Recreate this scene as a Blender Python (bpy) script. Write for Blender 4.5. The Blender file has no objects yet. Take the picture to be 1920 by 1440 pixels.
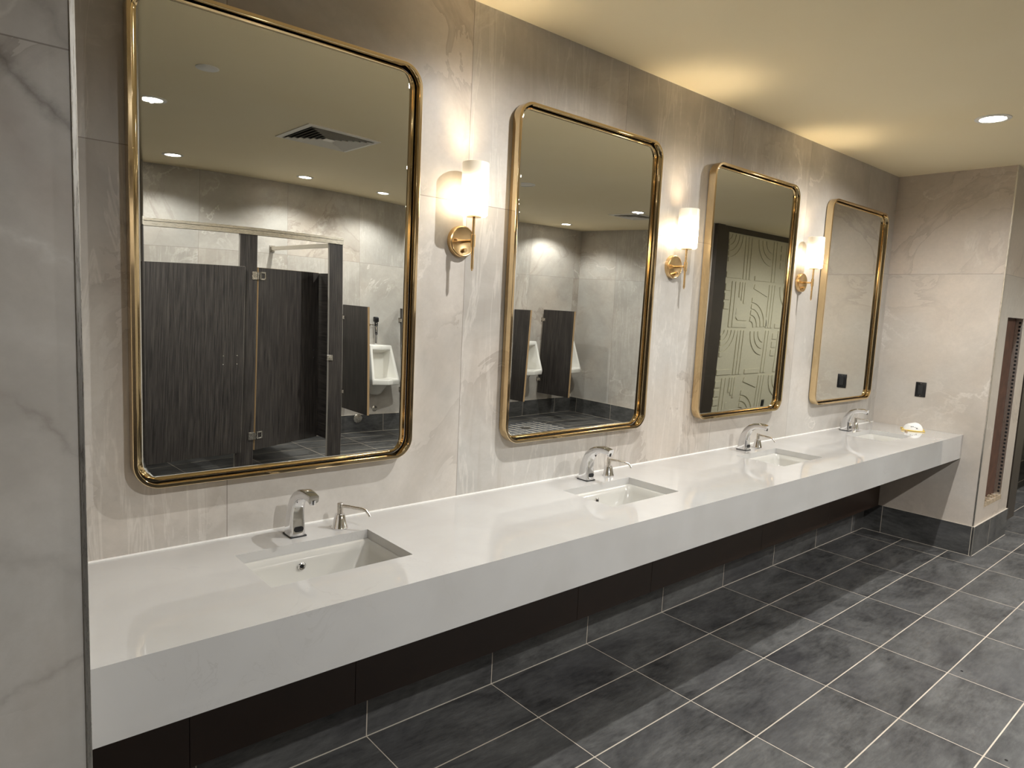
import bpy, bmesh, math, random
from mathutils import Vector, Matrix
PI = math.pi
random.seed(7)
S = bpy.context.scene
COL = S.collection

# ------------------------------------------------------------------ measures (metres)
ZC = 2.768            # ceiling
XL, XR = -5.504, 0.0  # vanity niche between the two wing walls
RD = 0.759            # wing wall depth
WX = 0.845            # wing wall thickness along x
YB = -5.15            # wall behind the stalls and urinals
XE = 1.93             # end wall by the urinals
YF = -2.9             # feature wall
XW = -7.0
XFAR = 6.5
ZT, ZA = 0.8716, 0.698  # counter top, apron bottom
CD = 0.629            # counter depth
HB = 0.217            # tile base height
TX, TY, GX, GY = 0.6096, 0.3048, -3.885, -0.0124   # floor tile grid
MC = (-4.816, -3.44, -2.064, -0.688)              # sink and mirror centres

# ------------------------------------------------------------------ node helpers
class NT:
    def __init__(s, name):
        s.m = bpy.data.materials.new(name); s.m.use_nodes = True
        s.t = s.m.node_tree; s.t.nodes.clear()
        s.out = s.t.nodes.new('ShaderNodeOutputMaterial')
        s.b = s.t.nodes.new('ShaderNodeBsdfPrincipled')
        s.t.links.new(s.b.outputs[0], s.out.inputs[0])
    def n(s, typ, **kw):
        nd = s.t.nodes.new(typ)
        for k, v in kw.items(): setattr(nd, k, v)
        return nd
    def put(s, sock, v):
        if v is None: return
        if isinstance(v, bpy.types.NodeSocket): s.t.links.new(v, sock)
        else: sock.default_value = v
    def math(s, op, a, b=None, c=None, clamp=False):
        nd = s.n('ShaderNodeMath', operation=op); nd.use_clamp = clamp
        s.put(nd.inputs[0], a); s.put(nd.inputs[1], b); s.put(nd.inputs[2], c)
        return nd.outputs[0]
    def vmath(s, op, a, b=None, scale=None):
        nd = s.n('ShaderNodeVectorMath', operation=op)
        s.put(nd.inputs[0], a); s.put(nd.inputs[1], b)
        if scale is not None: s.put(nd.inputs['Scale'], scale)
        return nd.outputs['Vector'] if op not in ('LENGTH', 'DOT_PRODUCT') else nd.outputs['Value']
    def comb(s, x, y, z):
        nd = s.n('ShaderNodeCombineXYZ')
        for i, v in enumerate((x, y, z)): s.put(nd.inputs[i], v)
        return nd.outputs[0]
    def sep(s, v):
        nd = s.n('ShaderNodeSeparateXYZ'); s.put(nd.inputs[0], v); return nd.outputs
    def noise(s, v, scale, detail=4, rough=.5, dist=0.0):
        nd = s.n('ShaderNodeTexNoise'); s.put(nd.inputs['Vector'], v)
        nd.inputs['Scale'].default_value = scale; nd.inputs['Detail'].default_value = detail
        nd.inputs['Roughness'].default_value = rough; nd.inputs['Distortion'].default_value = dist
        return nd.outputs[0]
    def rmap(s, v, a, b, c=0.0, d=1.0):
        nd = s.n('ShaderNodeMapRange'); s.put(nd.inputs[0], v)
        for i, q in enumerate((a, b, c, d)): nd.inputs[i+1].default_value = q
        return nd.outputs[0]
    def mix(s, f, a, b, blend='MIX'):
        nd = s.n('ShaderNodeMix', data_type='RGBA', blend_type=blend)
        s.put(nd.inputs[0], f)
        for sk, v in ((nd.inputs[6], a), (nd.inputs[7], b)):
            if not isinstance(v, bpy.types.NodeSocket) and len(v) == 3: v = (*v, 1)
            s.put(sk, v)
        return nd.outputs[2]
    def coord(s): return s.n('ShaderNodeTexCoord').outputs['Object']
    def set(s, **kw):
        for k, v in kw.items():
            k = {'color':'Base Color','rough':'Roughness','metal':'Metallic','ior':'IOR','spec':'Specular IOR Level','ecolor':'Emission Color','estr':'Emission Strength','normal':'Normal','coat':'Coat Weight'}.get(k, k)
            if k in ('Base Color','Emission Color') and not isinstance(v, bpy.types.NodeSocket): v = (*v, 1)
            s.put(s.b.inputs[k], v)
        return s
    def bump(s, h, strength=.2, dist=.01):
        nd = s.n('ShaderNodeBump'); nd.inputs['Strength'].default_value = strength
        nd.inputs['Distance'].default_value = dist; s.put(nd.inputs['Height'], h)
        s.put(s.b.inputs['Normal'], nd.outputs[0]); return s

def srgb(h):
    c = [int(h[i:i+2], 16)/255 for i in (0, 2, 4)]
    return tuple(v/12.92 if v <= .04045 else ((v+.055)/1.055)**2.4 for v in c)

def plain(name, col, rough=.5, metal=0.0, noise=0.0, nscale=30, **kw):
    t = NT(name)
    if noise:
        f = t.rmap(t.noise(t.coord(), nscale, 5), .3, .7)
        c = t.mix(f, [v*(1-noise) for v in col], [min(1, v*(1+noise)) for v in col])
        t.set(color=c)
    else: t.set(color=col)
    t.set(rough=rough, metal=metal, **kw)
    return t.m

def brushed(name, col, rough, axis=(1, 1, 60), amt=.12):
    t = NT(name)
    v = t.vmath('MULTIPLY', t.coord(), axis)
    f = t.noise(v, 12, 3, .6)
    t.set(color=t.mix(t.rmap(f, .3, .7), [c*(1-amt) for c in col], col), metal=1.0,
          rough=t.rmap(f, .3, .7, rough*.8, rough*1.25))
    return t.m

# porcelain slabs with a cloudy onyx print; u runs along the wall, tiles of 0.9 x 1.8 m
def stone(name, seed, off=-4.107, pitch=0.897, contrast=1.0, dark=0.0, streaks=.5, warm=.55, slash=()):
    t = NT(name)
    p = t.sep(t.coord()); nrm = t.sep(t.n('ShaderNodeNewGeometry').outputs['Normal'])
    use_y = t.math('GREATER_THAN', t.math('ABSOLUTE', nrm[0]), .5)
    u = t.math('ADD', t.math('MULTIPLY', p[0], t.math('SUBTRACT', 1.0, use_y)), t.math('MULTIPLY', p[1], use_y))
    z = p[2]
    g = t.math('DIVIDE', t.math('SUBTRACT', u, off), pitch)
    iu = t.math('FLOOR', g); fu = t.math('FRACT', g)
    iz = t.math('GREATER_THAN', z, 2.031)
    du = t.math('MULTIPLY', t.math('MINIMUM', fu, t.math('SUBTRACT', 1.0, fu)), pitch)
    dz = t.math('ABSOLUTE', t.math('SUBTRACT', z, 2.031))
    joint = t.math('LESS_THAN', t.math('MINIMUM', du, dz), .0013)
    wn = t.n('ShaderNodeTexWhiteNoise'); t.put(wn.inputs['Vector'], t.comb(iu, iz, t.math('ADD', use_y, float(seed))))
    rc = wn.outputs['Color']; r = t.sep(rc)
    uv = t.comb(u, z, 0.0)
    rot = t.n('ShaderNodeVectorRotate', rotation_type='Z_AXIS'); t.put(rot.inputs['Vector'], uv)
    t.put(rot.inputs['Angle'], t.rmap(r[2], 0, 1, -1.0, 1.0))
    q = t.vmath('ADD', rot.outputs[0], t.vmath('SCALE', rc, scale=23.0))
    warp = t.vmath('ADD', q, t.vmath('SCALE', t.n_color(q, 1.1), scale=.55))
    cloud = t.noise(warp, 1.5, 7, .62, .3)
    base = t.mix(t.rmap(cloud, .36, .64), srgb('A59F96'), srgb('C4BEB5'))
    tint = t.noise(warp, 1.0, 4, .55)
    base = t.mix(t.rmap(tint, .48-.1*(warm > .6), .72, .3*(warm > .6), warm), base, srgb('CBBBAA'))
    bl = t.noise(t.vmath('ADD', warp, (5.3, 1.7, 2.1)), .9, 4, .5)
    base = t.mix(t.rmap(bl, .5, .75, 0, .5), base, srgb('B8B8B4'))
    # soft layered veins
    v1 = t.noise(t.vmath('ADD', warp, (9.1, 3.3, 0.4)), 1.05, 8, .6, .35)
    ln = t.rmap(t.math('ABSOLUTE', t.math('SUBTRACT', v1, .5)), 0.0, .012, 1, 0)
    msk = t.rmap(t.noise(q, 1.3, 2), .50, .68)
    base = t.mix(t.math('MULTIPLY', t.math('MULTIPLY', ln, msk), .55*contrast), base, srgb('F0EAE0'))
    v2 = t.noise(t.vmath('ADD', warp, (2.2, 7.7, 4.4)), 1.0, 7, .6, 1.2)
    e = t.math('SUBTRACT', v2, .5)
    dk = t.math('MULTIPLY', t.rmap(e, 0.0, .05, 1, 0), t.math('GREATER_THAN', e, 0.0))
    base = t.mix(t.math('MULTIPLY', t.math('MULTIPLY', dk, t.rmap(t.noise(q, 1.0, 3), .48, .62)), .42*contrast+dark), base, srgb('7C6F63'))
    for (u0, z0, du_, dz_, wd, k, hexc) in slash:   # large veins at known places of the print
        ln_ = math.hypot(du_, dz_)
        wob = t.math('MULTIPLY', t.math('SUBTRACT', t.noise(t.comb(u, z, 3.0), 16.0, 6, .62), .5), .07)
        dist = t.math('ADD', t.math('ADD', t.math('MULTIPLY', t.math('SUBTRACT', u, u0), -dz_/ln_), t.math('MULTIPLY', t.math('SUBTRACT', z, z0), du_/ln_)), wob)
        near = t.rmap(t.math('ABSOLUTE', dist), 0, wd, 1, 0)
        near = t.math('MULTIPLY', t.math('MULTIPLY', near, near), t.rmap(t.noise(t.comb(u, z, 9.0), 11, 4), .35, .6, .35, 1))
        base = t.mix(t.math('MULTIPLY', near, k), base, srgb(hexc))
    # upright agate streaks on some slabs
    sq = t.vmath('MULTIPLY', t.vmath('ADD', uv, t.vmath('SCALE', rc, scale=17.0)), (5.5, .55, 1))
    sw = t.vmath('ADD', sq, t.vmath('SCALE', t.n_color(sq, .9), scale=1.1))
    st = t.noise(sw, 1.6, 6, .6, .5)
    sf = t.math('MULTIPLY', t.math('LESS_THAN', r[0], streaks), .28*contrast)
    base = t.mix(t.math('MULTIPLY', t.rmap(st, .44, .36), sf), base, srgb('A09588'))
    base = t.mix(t.math('MULTIPLY', t.rmap(t.math('ABSOLUTE', t.math('SUBTRACT', st, .53)), 0, .02, 1, 0), sf), base, srgb('E6E0D6'))
    fine = t.noise(q, 30, 6, .75)
    base = t.mix(t.rmap(fine, .35, .65, 0, .24), base, srgb('A39B91'))
    col = t.mix(t.math('MULTIPLY', joint, .75), base, srgb('776E64'))
    t.set(color=col, rough=t.rmap(cloud, .3, .7, .30, .42), spec=.4)
    return t.m
def n_color(s, v, scale):
    nd = s.n('ShaderNodeTexNoise'); s.put(nd.inputs['Vector'], v); nd.inputs['Scale'].default_value = scale
    nd.inputs['Detail'].default_value = 3
    return s.vmath('SUBTRACT', nd.outputs['Color'], (.5, .5, .5))
NT.n_color = n_color

# slate coloured porcelain with pale grout; vertical=True is the base course on the walls
def slate(name, vertical=False):
    t = NT(name)
    p = t.sep(t.coord()); nrm = t.sep(t.n('ShaderNodeNewGeometry').outputs['Normal'])
    use_y = t.math('GREATER_THAN', t.math('ABSOLUTE', nrm[0]), .5)
    if vertical:
        u = t.math('ADD', t.math('MULTIPLY', t.math('SUBTRACT', p[0], GX), t.math('SUBTRACT', 1.0, use_y)),
                   t.math('MULTIPLY', t.math('ADD', p[1], .145), use_y))
        v = p[2]
    else:
        u = t.math('SUBTRACT', p[0], GX); v = t.math('SUBTRACT', p[1], GY)
    gu = t.math('DIVIDE', u, TX); gv = t.math('DIVIDE', v, TY)
    fu, fv = t.math('FRACT', gu), t.math('FRACT', gv)
    du = t.math('MULTIPLY', t.math('MINIMUM', fu, t.math('SUBTRACT', 1.0, fu)), TX)
    dv = t.math('MULTIPLY', t.math('MINIMUM', fv, t.math('SUBTRACT', 1.0, fv)), TY)
    if vertical: d = du; iv = 0.0
    else: d = t.math('MINIMUM', du, t.math('SUBTRACT', dv, .0007)); iv = t.math('FLOOR', gv)
    grout = t.math('LESS_THAN', d, .0019)
    wn = t.n('ShaderNodeTexWhiteNoise'); t.put(wn.inputs['Vector'], t.comb(t.math('FLOOR', gu), iv, use_y))
    q = t.vmath('ADD', t.comb(u, t.math('MULTIPLY', v, 1.9), 0.0), t.vmath('SCALE', wn.outputs['Color'], scale=31.0))
    c1 = t.noise(q, 2.4, 8, .68, .5); c2 = t.noise(t.vmath('MULTIPLY', q, (1, 2.2, 1)), 14, 7, .72, .2)
    f = t.math('ADD', t.math('MULTIPLY', c1, .66), t.math('MULTIPLY', c2, .34))
    col = t.mix(t.rmap(f, .38, .64), srgb('302F2E'), srgb('666562'))
    col = t.mix(t.rmap(t.noise(q, 1.4, 3), .45, .7, 0, .4), col, srgb('403F41'))
    g2 = t.mix(t.rmap(t.noise(t.coord(), 6, 3), .3, .7), srgb('B5A998'), srgb('CBC0AF'))
    t.set(color=t.mix(grout, col, g2), rough=t.math('ADD', t.math('MULTIPLY', grout, .3), t.rmap(f, .3, .7, .36, .5)), spec=.35)
    return t.m

# streaky charcoal laminate; grain along z, or along y
def laminate(name, along='z'):
    t = NT(name)
    sc = (120, 120, 3.2) if along == 'z' else (120, 3.2, 120)
    v = t.vmath('MULTIPLY', t.coord(), sc)
    a = t.noise(v, 1.0, 5, .65, .25); b = t.noise(t.vmath('MULTIPLY', t.coord(), [c*.35 for c in sc]), 1.0, 4)
    col = t.mix(t.rmap(a, .38, .66), srgb('1E1B1A'), srgb('4D4742'))
    col = t.mix(t.rmap(b, .4, .7, 0, .5), col, srgb('2E2928'))
    t.set(color=col, rough=.42, spec=.4)
    return t.m

def quartz(name):
    t = NT(name); c = t.coord()
    w = t.vmath('ADD', c, t.vmath('SCALE', t.n_color(c, 2.2), scale=.5))
    v = t.noise(w, 2.3, 6, .6, 1.0)
    ln = t.math('MULTIPLY', t.rmap(t.math('ABSOLUTE', t.math('SUBTRACT', v, .5)), 0, .006, 1, 0), t.rmap(t.noise(c, 3.1, 3), .54, .7))
    col = t.mix(t.rmap(t.noise(w, 3, 5), .3, .7), srgb('B9B6B1'), srgb('C2C0BC'))
    col = t.mix(t.math('MULTIPLY', ln, .22), col, srgb('948B82'))
    t.set(color=col, rough=.045, spec=.6, coat=.5)
    t.b.inputs['Coat Roughness'].default_value = .03
    return t.m

M = {}
M['stone'] = stone('onyx_slab_wall', 3, streaks=.55)
M['stone_back'] = stone('onyx_slab_back_wall', 11, off=-3.57, streaks=.5)
M['stone_wing'] = stone('onyx_slab_wing_warm_lit', 21, off=-10.3, pitch=20.0, contrast=.75, streaks=0.0, warm=.95)  # same slab, with the sconces' warm light put into its tint
M['stone_pier'] = stone('onyx_slab_pier_dimmed', 46, off=-10.7, pitch=20.0, contrast=1.3, dark=.5, streaks=0.0, slash=((-5.557, 1.953, .105, -.100, .030, .75, '4A4038'), (-5.557, 2.10, .105, -.15, .03, .4, '5E554D'), (-5.557, 1.70, .105, -.06, .022, .55, 'DAD6CE'), (-5.557, 1.84, .105, -.12, .10, .35, '857265'), (-5.557, 1.55, .105, -.03, .07, .3, 'CFCBC4'), (-5.557, 1.40, .105, -.10, .02, .4, '6E655C'), (-5.557, 1.15, .105, -.05, .03, .35, '6E655C'), (-5.557, .95, .105, .03, .02, .4, '70675E')))  # real veins, darkened further to stand in for dimmer light on the pier
M['slate'] = slate('slate_floor_tile'); M['base'] = slate('slate_base_tile', True)
M['lam'] = laminate('charcoal_laminate'); M['lam_h'] = laminate('charcoal_laminate_crosswise', 'y')
M['quartz'] = quartz('white_quartz')
t = NT('ceiling_paint'); nz = t.noise(t.coord(), 90, 4, .6)
t.set(color=t.mix(t.rmap(t.noise(t.coord(), .8, 3), .3, .7), srgb('F0E0BA'), srgb('F4E6C4')), rough=.8).bump(nz, .08, .004); M['paint'] = t.m
M['cream'] = plain('cream_relief_plaster', srgb('D3CDB4'), .7, noise=.03)
M['gold'] = plain('polished_gold', (.80, .62, .37), .07, 1.0)
M['brass'] = plain('satin_brass', (.76, .54, .28), .24, 1.0)
M['chrome'] = plain('chrome', (.78, .78, .79), .07, 1.0)
M['nickel'] = brushed('brushed_nickel', (.66, .62, .56), .25, (60, 4, 4), .1)
M['alu'] = brushed('anodised_aluminium', (.74, .69, .60), .3, (2, 60, 60), .1)
M['mirror'] = plain('mirror_silvering', (.80, .81, .77), .0, 1.0)
M['black'] = plain('black_plastic', (.006, .006, .007), .35)
M['gasket'] = plain('black_rubber', (.012, .012, .012), .6)
M['china'] = plain('vitreous_china', srgb('ECE9E1'), .07, noise=.015, nscale=4)
M['sinkware'] = plain('white_sinkware', srgb('BAB7AF'), .08, noise=.01, nscale=4)
M['bronze'] = plain('dark_bronze_panel', srgb('33241A'), .42, noise=.12, nscale=5)
M['jamb'] = plain('dark_brown_frame', srgb('3F372F'), .45, noise=.08, nscale=9)
M['edge'] = plain('tan_edge_band', srgb('A98C66'), .5)
M['paledge'] = plain('pale_edge_band', srgb('A7A096'), .45)
M['white'] = plain('white_enamel', srgb('E6E3DC'), .4)
M['vent'] = plain('vent_enamel', srgb('EAE4D8'), .45)
M['dark'] = plain('duct_shade_and_dirt_black', (.012, .011, .01), .9)  # black for shade inside vents and stud holes, and for dirt specks
M['trim'] = brushed('satin_tile_trim', (.72, .69, .63), .3, (60, 60, 2), .08)
M['caulk'] = plain('white_sealant', srgb('F1EEE7'), .45)
M['groutline'] = plain('pale_grout', srgb('BFB5A6'), .7)
M['wood'] = plain('brown_plywood', srgb('573A2B'), .75, noise=.25, nscale=14)
M['crumb'] = plain('plaster_crumbs', srgb('A8967C'), .9, noise=.4, nscale=60)
M['maskw'] = plain('white_filter_felt', srgb('DAD8D3'), .85)
M['yellow'] = plain('yellow_elastic', srgb('D8B64A'), .6)
M['tape'] = plain('blue_tape', srgb('2B3A66'), .5)
t = NT('mosaic_tile'); p = t.sep(t.coord())
fx = [t.math('FRACT', t.math('DIVIDE', p[i], .102)) for i in (0, 1)]
d = t.math('MINIMUM', *[t.math('MINIMUM', f, t.math('SUBTRACT', 1.0, f)) for f in fx])
t.set(color=t.mix(t.math('LESS_THAN', d, .05), srgb('505256'), srgb('DDD3C2')), rough=.45); M['mosaic'] = t.m
def glow(name, col, s, base=(.8, .8, .8)):
    t = NT(name); t.set(color=base, ecolor=col, estr=s, rough=.4); return t.m
M['lens'] = glow('lit_lens', (1.0, .93, .82), 26)
M['bulb'] = glow('lit_bulb', (1.0, .84, .60), 190)
# opal glass, bulb's light put into its own emission: brightest level with the bulb
t = NT('lit_opal_glass'); z = t.sep(t.coord())[2]
f = t.math('POWER', 2.718, t.math('MULTIPLY', t.math('POWER', t.math('DIVIDE', t.math('SUBTRACT', z, .155), .048), 2.0), -1.0))
t.set(color=srgb('CFC6B6'), rough=.3, ecolor=(1.0, .84, .60), estr=t.math('ADD', .17, t.math('MULTIPLY', f, 9.0))); M['opal'] = t.m

# ------------------------------------------------------------------ geometry helpers
def finish(name, bm, mat, parent=None, smooth=False, sharp=40):
    bmesh.ops.recalc_face_normals(bm, faces=bm.faces)
    me = bpy.data.meshes.new(name); bm.to_mesh(me); bm.free()
    for m in (mat if isinstance(mat, (list, tuple)) else [mat]): me.materials.append(m)
    if smooth:
        me.polygons.foreach_set('use_smooth', [True]*len(me.polygons))
        me.set_sharp_from_angle(angle=math.radians(sharp))
    o = bpy.data.objects.new(name, me); COL.objects.link(o)
    if parent: o.parent = parent
    return o
def tag(o, label, cat, group=None, kind=None):
    o['label'] = label; o['category'] = cat
    if group: o['group'] = group
    if kind: o['kind'] = kind
    return o
def struct(name, bm, mat, smooth=False, label=None):
    o = finish(name, bm, mat, None, smooth); o['kind'] = 'structure'
    if label: o['label'] = label
    return o
def thing(name, label, cat, loc=(0, 0, 0), rotz=0.0, group=None):
    o = bpy.data.objects.new(name, None); COL.objects.link(o); o.empty_display_size = .05
    o.location = loc; o.rotation_euler = (0, 0, rotz)
    return tag(o, label, cat, group)
def dup(root, loc, label, rotz=None):
    def cp(o, par):
        c = o.copy(); COL.objects.link(c)
        if par: c.parent = par
        for k in list(o.children): cp(k, c)
        return c
    r = cp(root, None); r.location = loc; r['label'] = label
    if rotz is not None: r.rotation_euler = (0, 0, rotz)
    return r
def NB(): return bmesh.new()
def box(bm, x0, x1, y0, y1, z0, z1, bev=0.0, mi=0, segs=2):
    v = [bm.verts.new(c) for c in ((x0,y0,z0),(x1,y0,z0),(x1,y1,z0),(x0,y1,z0),(x0,y0,z1),(x1,y0,z1),(x1,y1,z1),(x0,y1,z1))]
    fs = [bm.faces.new([v[i] for i in q]) for q in ((3,2,1,0),(4,5,6,7),(0,1,5,4),(1,2,6,5),(2,3,7,6),(3,0,4,7))]
    for f in fs: f.material_index = mi
    if bev:
        es = {e for f in fs for e in f.edges}
        r = bmesh.ops.bevel(bm, geom=list(es), offset=bev, segments=segs, affect='EDGES', profile=.5)
        for f in r['faces']: f.material_index = mi
    return bm
def ring_loft(bm, rings, cap0=True, cap1=True, closed=False, mi=0):
    vs = [[bm.verts.new(p) for p in r] for r in rings]; n = len(vs[0])
    pairs = list(zip(vs[:-1], vs[1:])) + ([(vs[-1], vs[0])] if closed else [])
    for a, b in pairs:
        for i in range(n):
            f = bm.faces.new((a[i], a[(i+1) % n], b[(i+1) % n], b[i])); f.material_index = mi
    if not closed:
        if cap0: bm.faces.new(vs[0][::-1]).material_index = mi
        if cap1: bm.faces.new(vs[-1]).material_index = mi
    return vs
def lathe(bm, prof, axis='z', origin=(0, 0, 0), n=32, closed=False, mi=0):
    rings = []
    for r, h in prof:
        r = max(r, 1e-4); ring = []
        for k in range(n):
            a = 2*PI*k/n; c, s = r*math.cos(a), r*math.sin(a)
            p = (c, s, h) if axis == 'z' else ((c, h, s) if axis == 'y' else (h, c, s))
            ring.append(tuple(p[i]+origin[i] for i in range(3)))
        rings.append(ring)
    ring_loft(bm, rings, closed=closed, mi=mi); return bm
def tube(bm, pts, rad, n=14, mi=0):
    pts = [Vector(p) for p in pts]; rads = rad if isinstance(rad, (list, tuple)) else [rad]*len(pts)
    rings = []; up = None
    for i, p in enumerate(pts):
        d = (pts[min(i+1, len(pts)-1)] - pts[max(i-1, 0)]).normalized()
        if up is None: up = Vector((1, 0, 0)) if abs(d.x) < .9 else Vector((0, 0, 1))
        a = d.cross(up).normalized(); b = d.cross(a).normalized(); up = a.cross(d).normalized()
        rings.append([tuple(p + rads[i]*(math.cos(2*PI*k/n)*a + math.sin(2*PI*k/n)*b)) for k in range(n)])
    ring_loft(bm, rings, mi=mi); return bm
def rrect(hx, hz, r, n=8):
    out = []
    for cx, cz, a0 in ((hx-r, hz-r, 0), (-hx+r, hz-r, PI/2), (-hx+r, -hz+r, PI), (hx-r, -hz+r, 1.5*PI)):
        for k in range(n+1):
            a = a0 + PI/2*k/n; out.append((cx + r*math.cos(a), cz + r*math.sin(a)))
    return out
def slab_with_holes(bm, xs, ys, z0, z1, holes, plane='xy', mi=0):
    """A flat slab cut to a grid; cells listed in holes are open all the way through."""
    def P(a, b, c): return {'xy': (a, b, c), 'xz': (a, c, b)}[plane]
    V = {}
    def v(i, j, k):
        key = (i, j, k)
        if key not in V: V[key] = bm.verts.new(P(xs[i], ys[j], (z0, z1)[k]))
        return V[key]
    def solid(i, j): return 0 <= i < len(xs)-1 and 0 <= j < len(ys)-1 and (i, j) not in holes
    for i in range(len(xs)-1):
        for j in range(len(ys)-1):
            if not solid(i, j): continue
            for k in (0, 1): bm.faces.new((v(i,j,k), v(i+1,j,k), v(i+1,j+1,k), v(i,j+1,k))).material_index = mi
            for (di, dj, a, b) in ((-1,0,(i,j),(i,j+1)), (1,0,(i+1,j),(i+1,j+1)), (0,-1,(i,j),(i+1,j)), (0,1,(i,j+1),(i+1,j+1))):
                if not solid(i+di, j+dj):
                    bm.faces.new((v(*a,0), v(*b,0), v(*b,1), v(*a,1))).material_index = mi
    return bm

# ------------------------------------------------------------------ the room
struct('floor', box(NB(), XW-.1, XFAR+.1, YB-.1, .1, -.1, 0), M['slate'], label='charcoal slate-look tile floor with pale grout')
struct('ceiling', box(NB(), XW-.1, XFAR+.1, YB-.1, .1, ZC, ZC+.1), M['paint'], label='smooth warm cream painted ceiling')
struct('wall_north', box(NB(), XW-.1, XFAR+.1, 0, .1, 0, ZC), M['stone'], label='onyx-look tiled wall behind the gold mirrors')
struct('wall_south', box(NB(), XW-.1, XE+.12, YB-.1, YB, 0, ZC), M['stone_back'])
struct('wall_east', box(NB(), XE, XE+.12, YB, YF, 0, ZC), M['stone_back'])
struct('wall_west', box(NB(), XW-.1, XW, YB, 0, 0, ZC), M['stone_back'])
struct('wall_southeast', box(NB(), XE+.12, XFAR, YF-.1, YF, 0, ZC), M['cream'])
struct('wall_far_east', box(NB(), XFAR, XFAR+.1, YF-.1, 0, 0, ZC), M['cream'])
struct('wall_northwest', box(NB(), XW, XL, -RD, 0, 0, ZC), M['stone_pier'], label='grey veined onyx-look tile pier at the left edge')
# right-hand wing wall with the opening cut for a recessed unit
RX0, RX1, RZ0, RZ1, RDEP = .207, .638, .36, 1.735, .055
bm = slab_with_holes(NB(), [0, RX0, RX1, WX], [0, RZ0, RZ1, ZC], -RD, -RD+RDEP, {(1, 1)}, 'xz')
box(bm, 0, WX, -RD+RDEP, 0, 0, ZC)
wing = struct('wall_northeast', bm, M['stone_wing'], label='onyx-look tile wing wall at the far end of the vanity')
b = NB(); box(b, RX0, RX1, -RD+RDEP-.006, -RD+RDEP, RZ0, RZ1); finish('recess_backing', b, M['wood'], wing)
b = NB(); box(b, RX1-.004, RX1, -RD+.002, -RD+RDEP-.008, RZ0, RZ1); finish('recess_cheek', b, M['trim'], wing)
b = NB()
for k in range(46):
    zz = RZ0+.02+k*.0292; box(b, RX1-.006, RX1-.004, -RD+.012, -RD+.026, zz, zz+.016)
finish('stud_perforations', b, M['dark'], wing)
b = NB()
for k in range(34):
    x = random.uniform(RX0+.01, RX1-.012); y = random.uniform(-RD+.002, -RD+RDEP-.012); s = random.uniform(.004, .011)
    box(b, x-s, x+s, y-s*.6, y+s*.6, RZ0-.001, RZ0+s*1.6)
o = finish('plaster_crumbs', b, M['crumb'], wing); o['kind'] = 'stuff'
b = NB(); box(b, RX0-.004, RX1+.002, -RD-.002, -RD+.003, RZ0-.03, RZ0+.004); finish('recess_sill', b, M['crumb'], wing)
# stub wall in dark brown panelling past the wing wall
box_bm = NB(); box(box_bm, 1.36, 1.60, -.66, 0, 0, ZC)
struct('wall_stub_east', box_bm, M['jamb'], label='dark brown panelled stub wall beyond the wing wall')
# tile base courses
def base(name, x0, x1, y0, y1):
    b = NB(); box(b, x0, x1, y0, y1, 0, HB)
    o = struct(name, b, M['base'])
    c = NB(); box(c, x0, x1, y0, y1, HB, HB+.002); finish('sealant_line', c, M['groutline'], o)
    e = NB(); box(e, x0-.003, x1+.003, y0-.003, y1+.003, 0, .0025); finish('floor_grout_line', e, M['groutline'], o)
BT = .011
base('baseboard_north', XL+.001, -BT-.001, -BT-.0014, -.0005)
base('baseboard_northeast', -BT, -.0005, -RD-BT, -.0005)
base('baseboard_wing', 0, WX+BT, -RD-BT, -RD-.0005)
base('baseboard_south', XW+.02, XE-BT-.001, YB+.0005, YB+BT)
base('baseboard_east', XE-BT, XE-.0005, YB+BT+.001, YF)
base('baseboard_far_north', 1.601, XFAR-.01, -BT, -.0005)
base('baseboard_northwest', XW+.01, XL+BT, -RD-BT, -RD-.0005)
# metal corner trims
for nm, x, y in (('trim_1', 0, -RD), ('trim_2', XL, -RD)):
    b = NB(); box(b, x-.003, x+.006, y-.003, y+.006, HB if nm == 'trim_1' else 0, ZC, .001) if nm == 'trim_1' else box(b, x-.006, x+.003, y-.003, y+.006, 0, ZC, .001)
    struct(nm, b, M['trim'], label='slim pale metal corner trim on the tile')
b = NB(); box(b, -BT-.003, -BT+.004, -RD-BT-.003, -RD-BT+.004, 0, HB, .001); struct('trim_3', b, M['trim'])
# dark frame round the relief wall
b = NB(); box(b, XE+.005, XE+.15, YF, YF+.045, 0, ZC-.001); box(b, XE+.15, XE+.275, YF, YF+.02, 0, ZC-.001)
box(b, XE+.275, XFAR, YF, YF+.02, 2.70, ZC-.001)
struct('trim_4', b, M['jamb'], label='dark brown frame round the cream relief wall')

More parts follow.
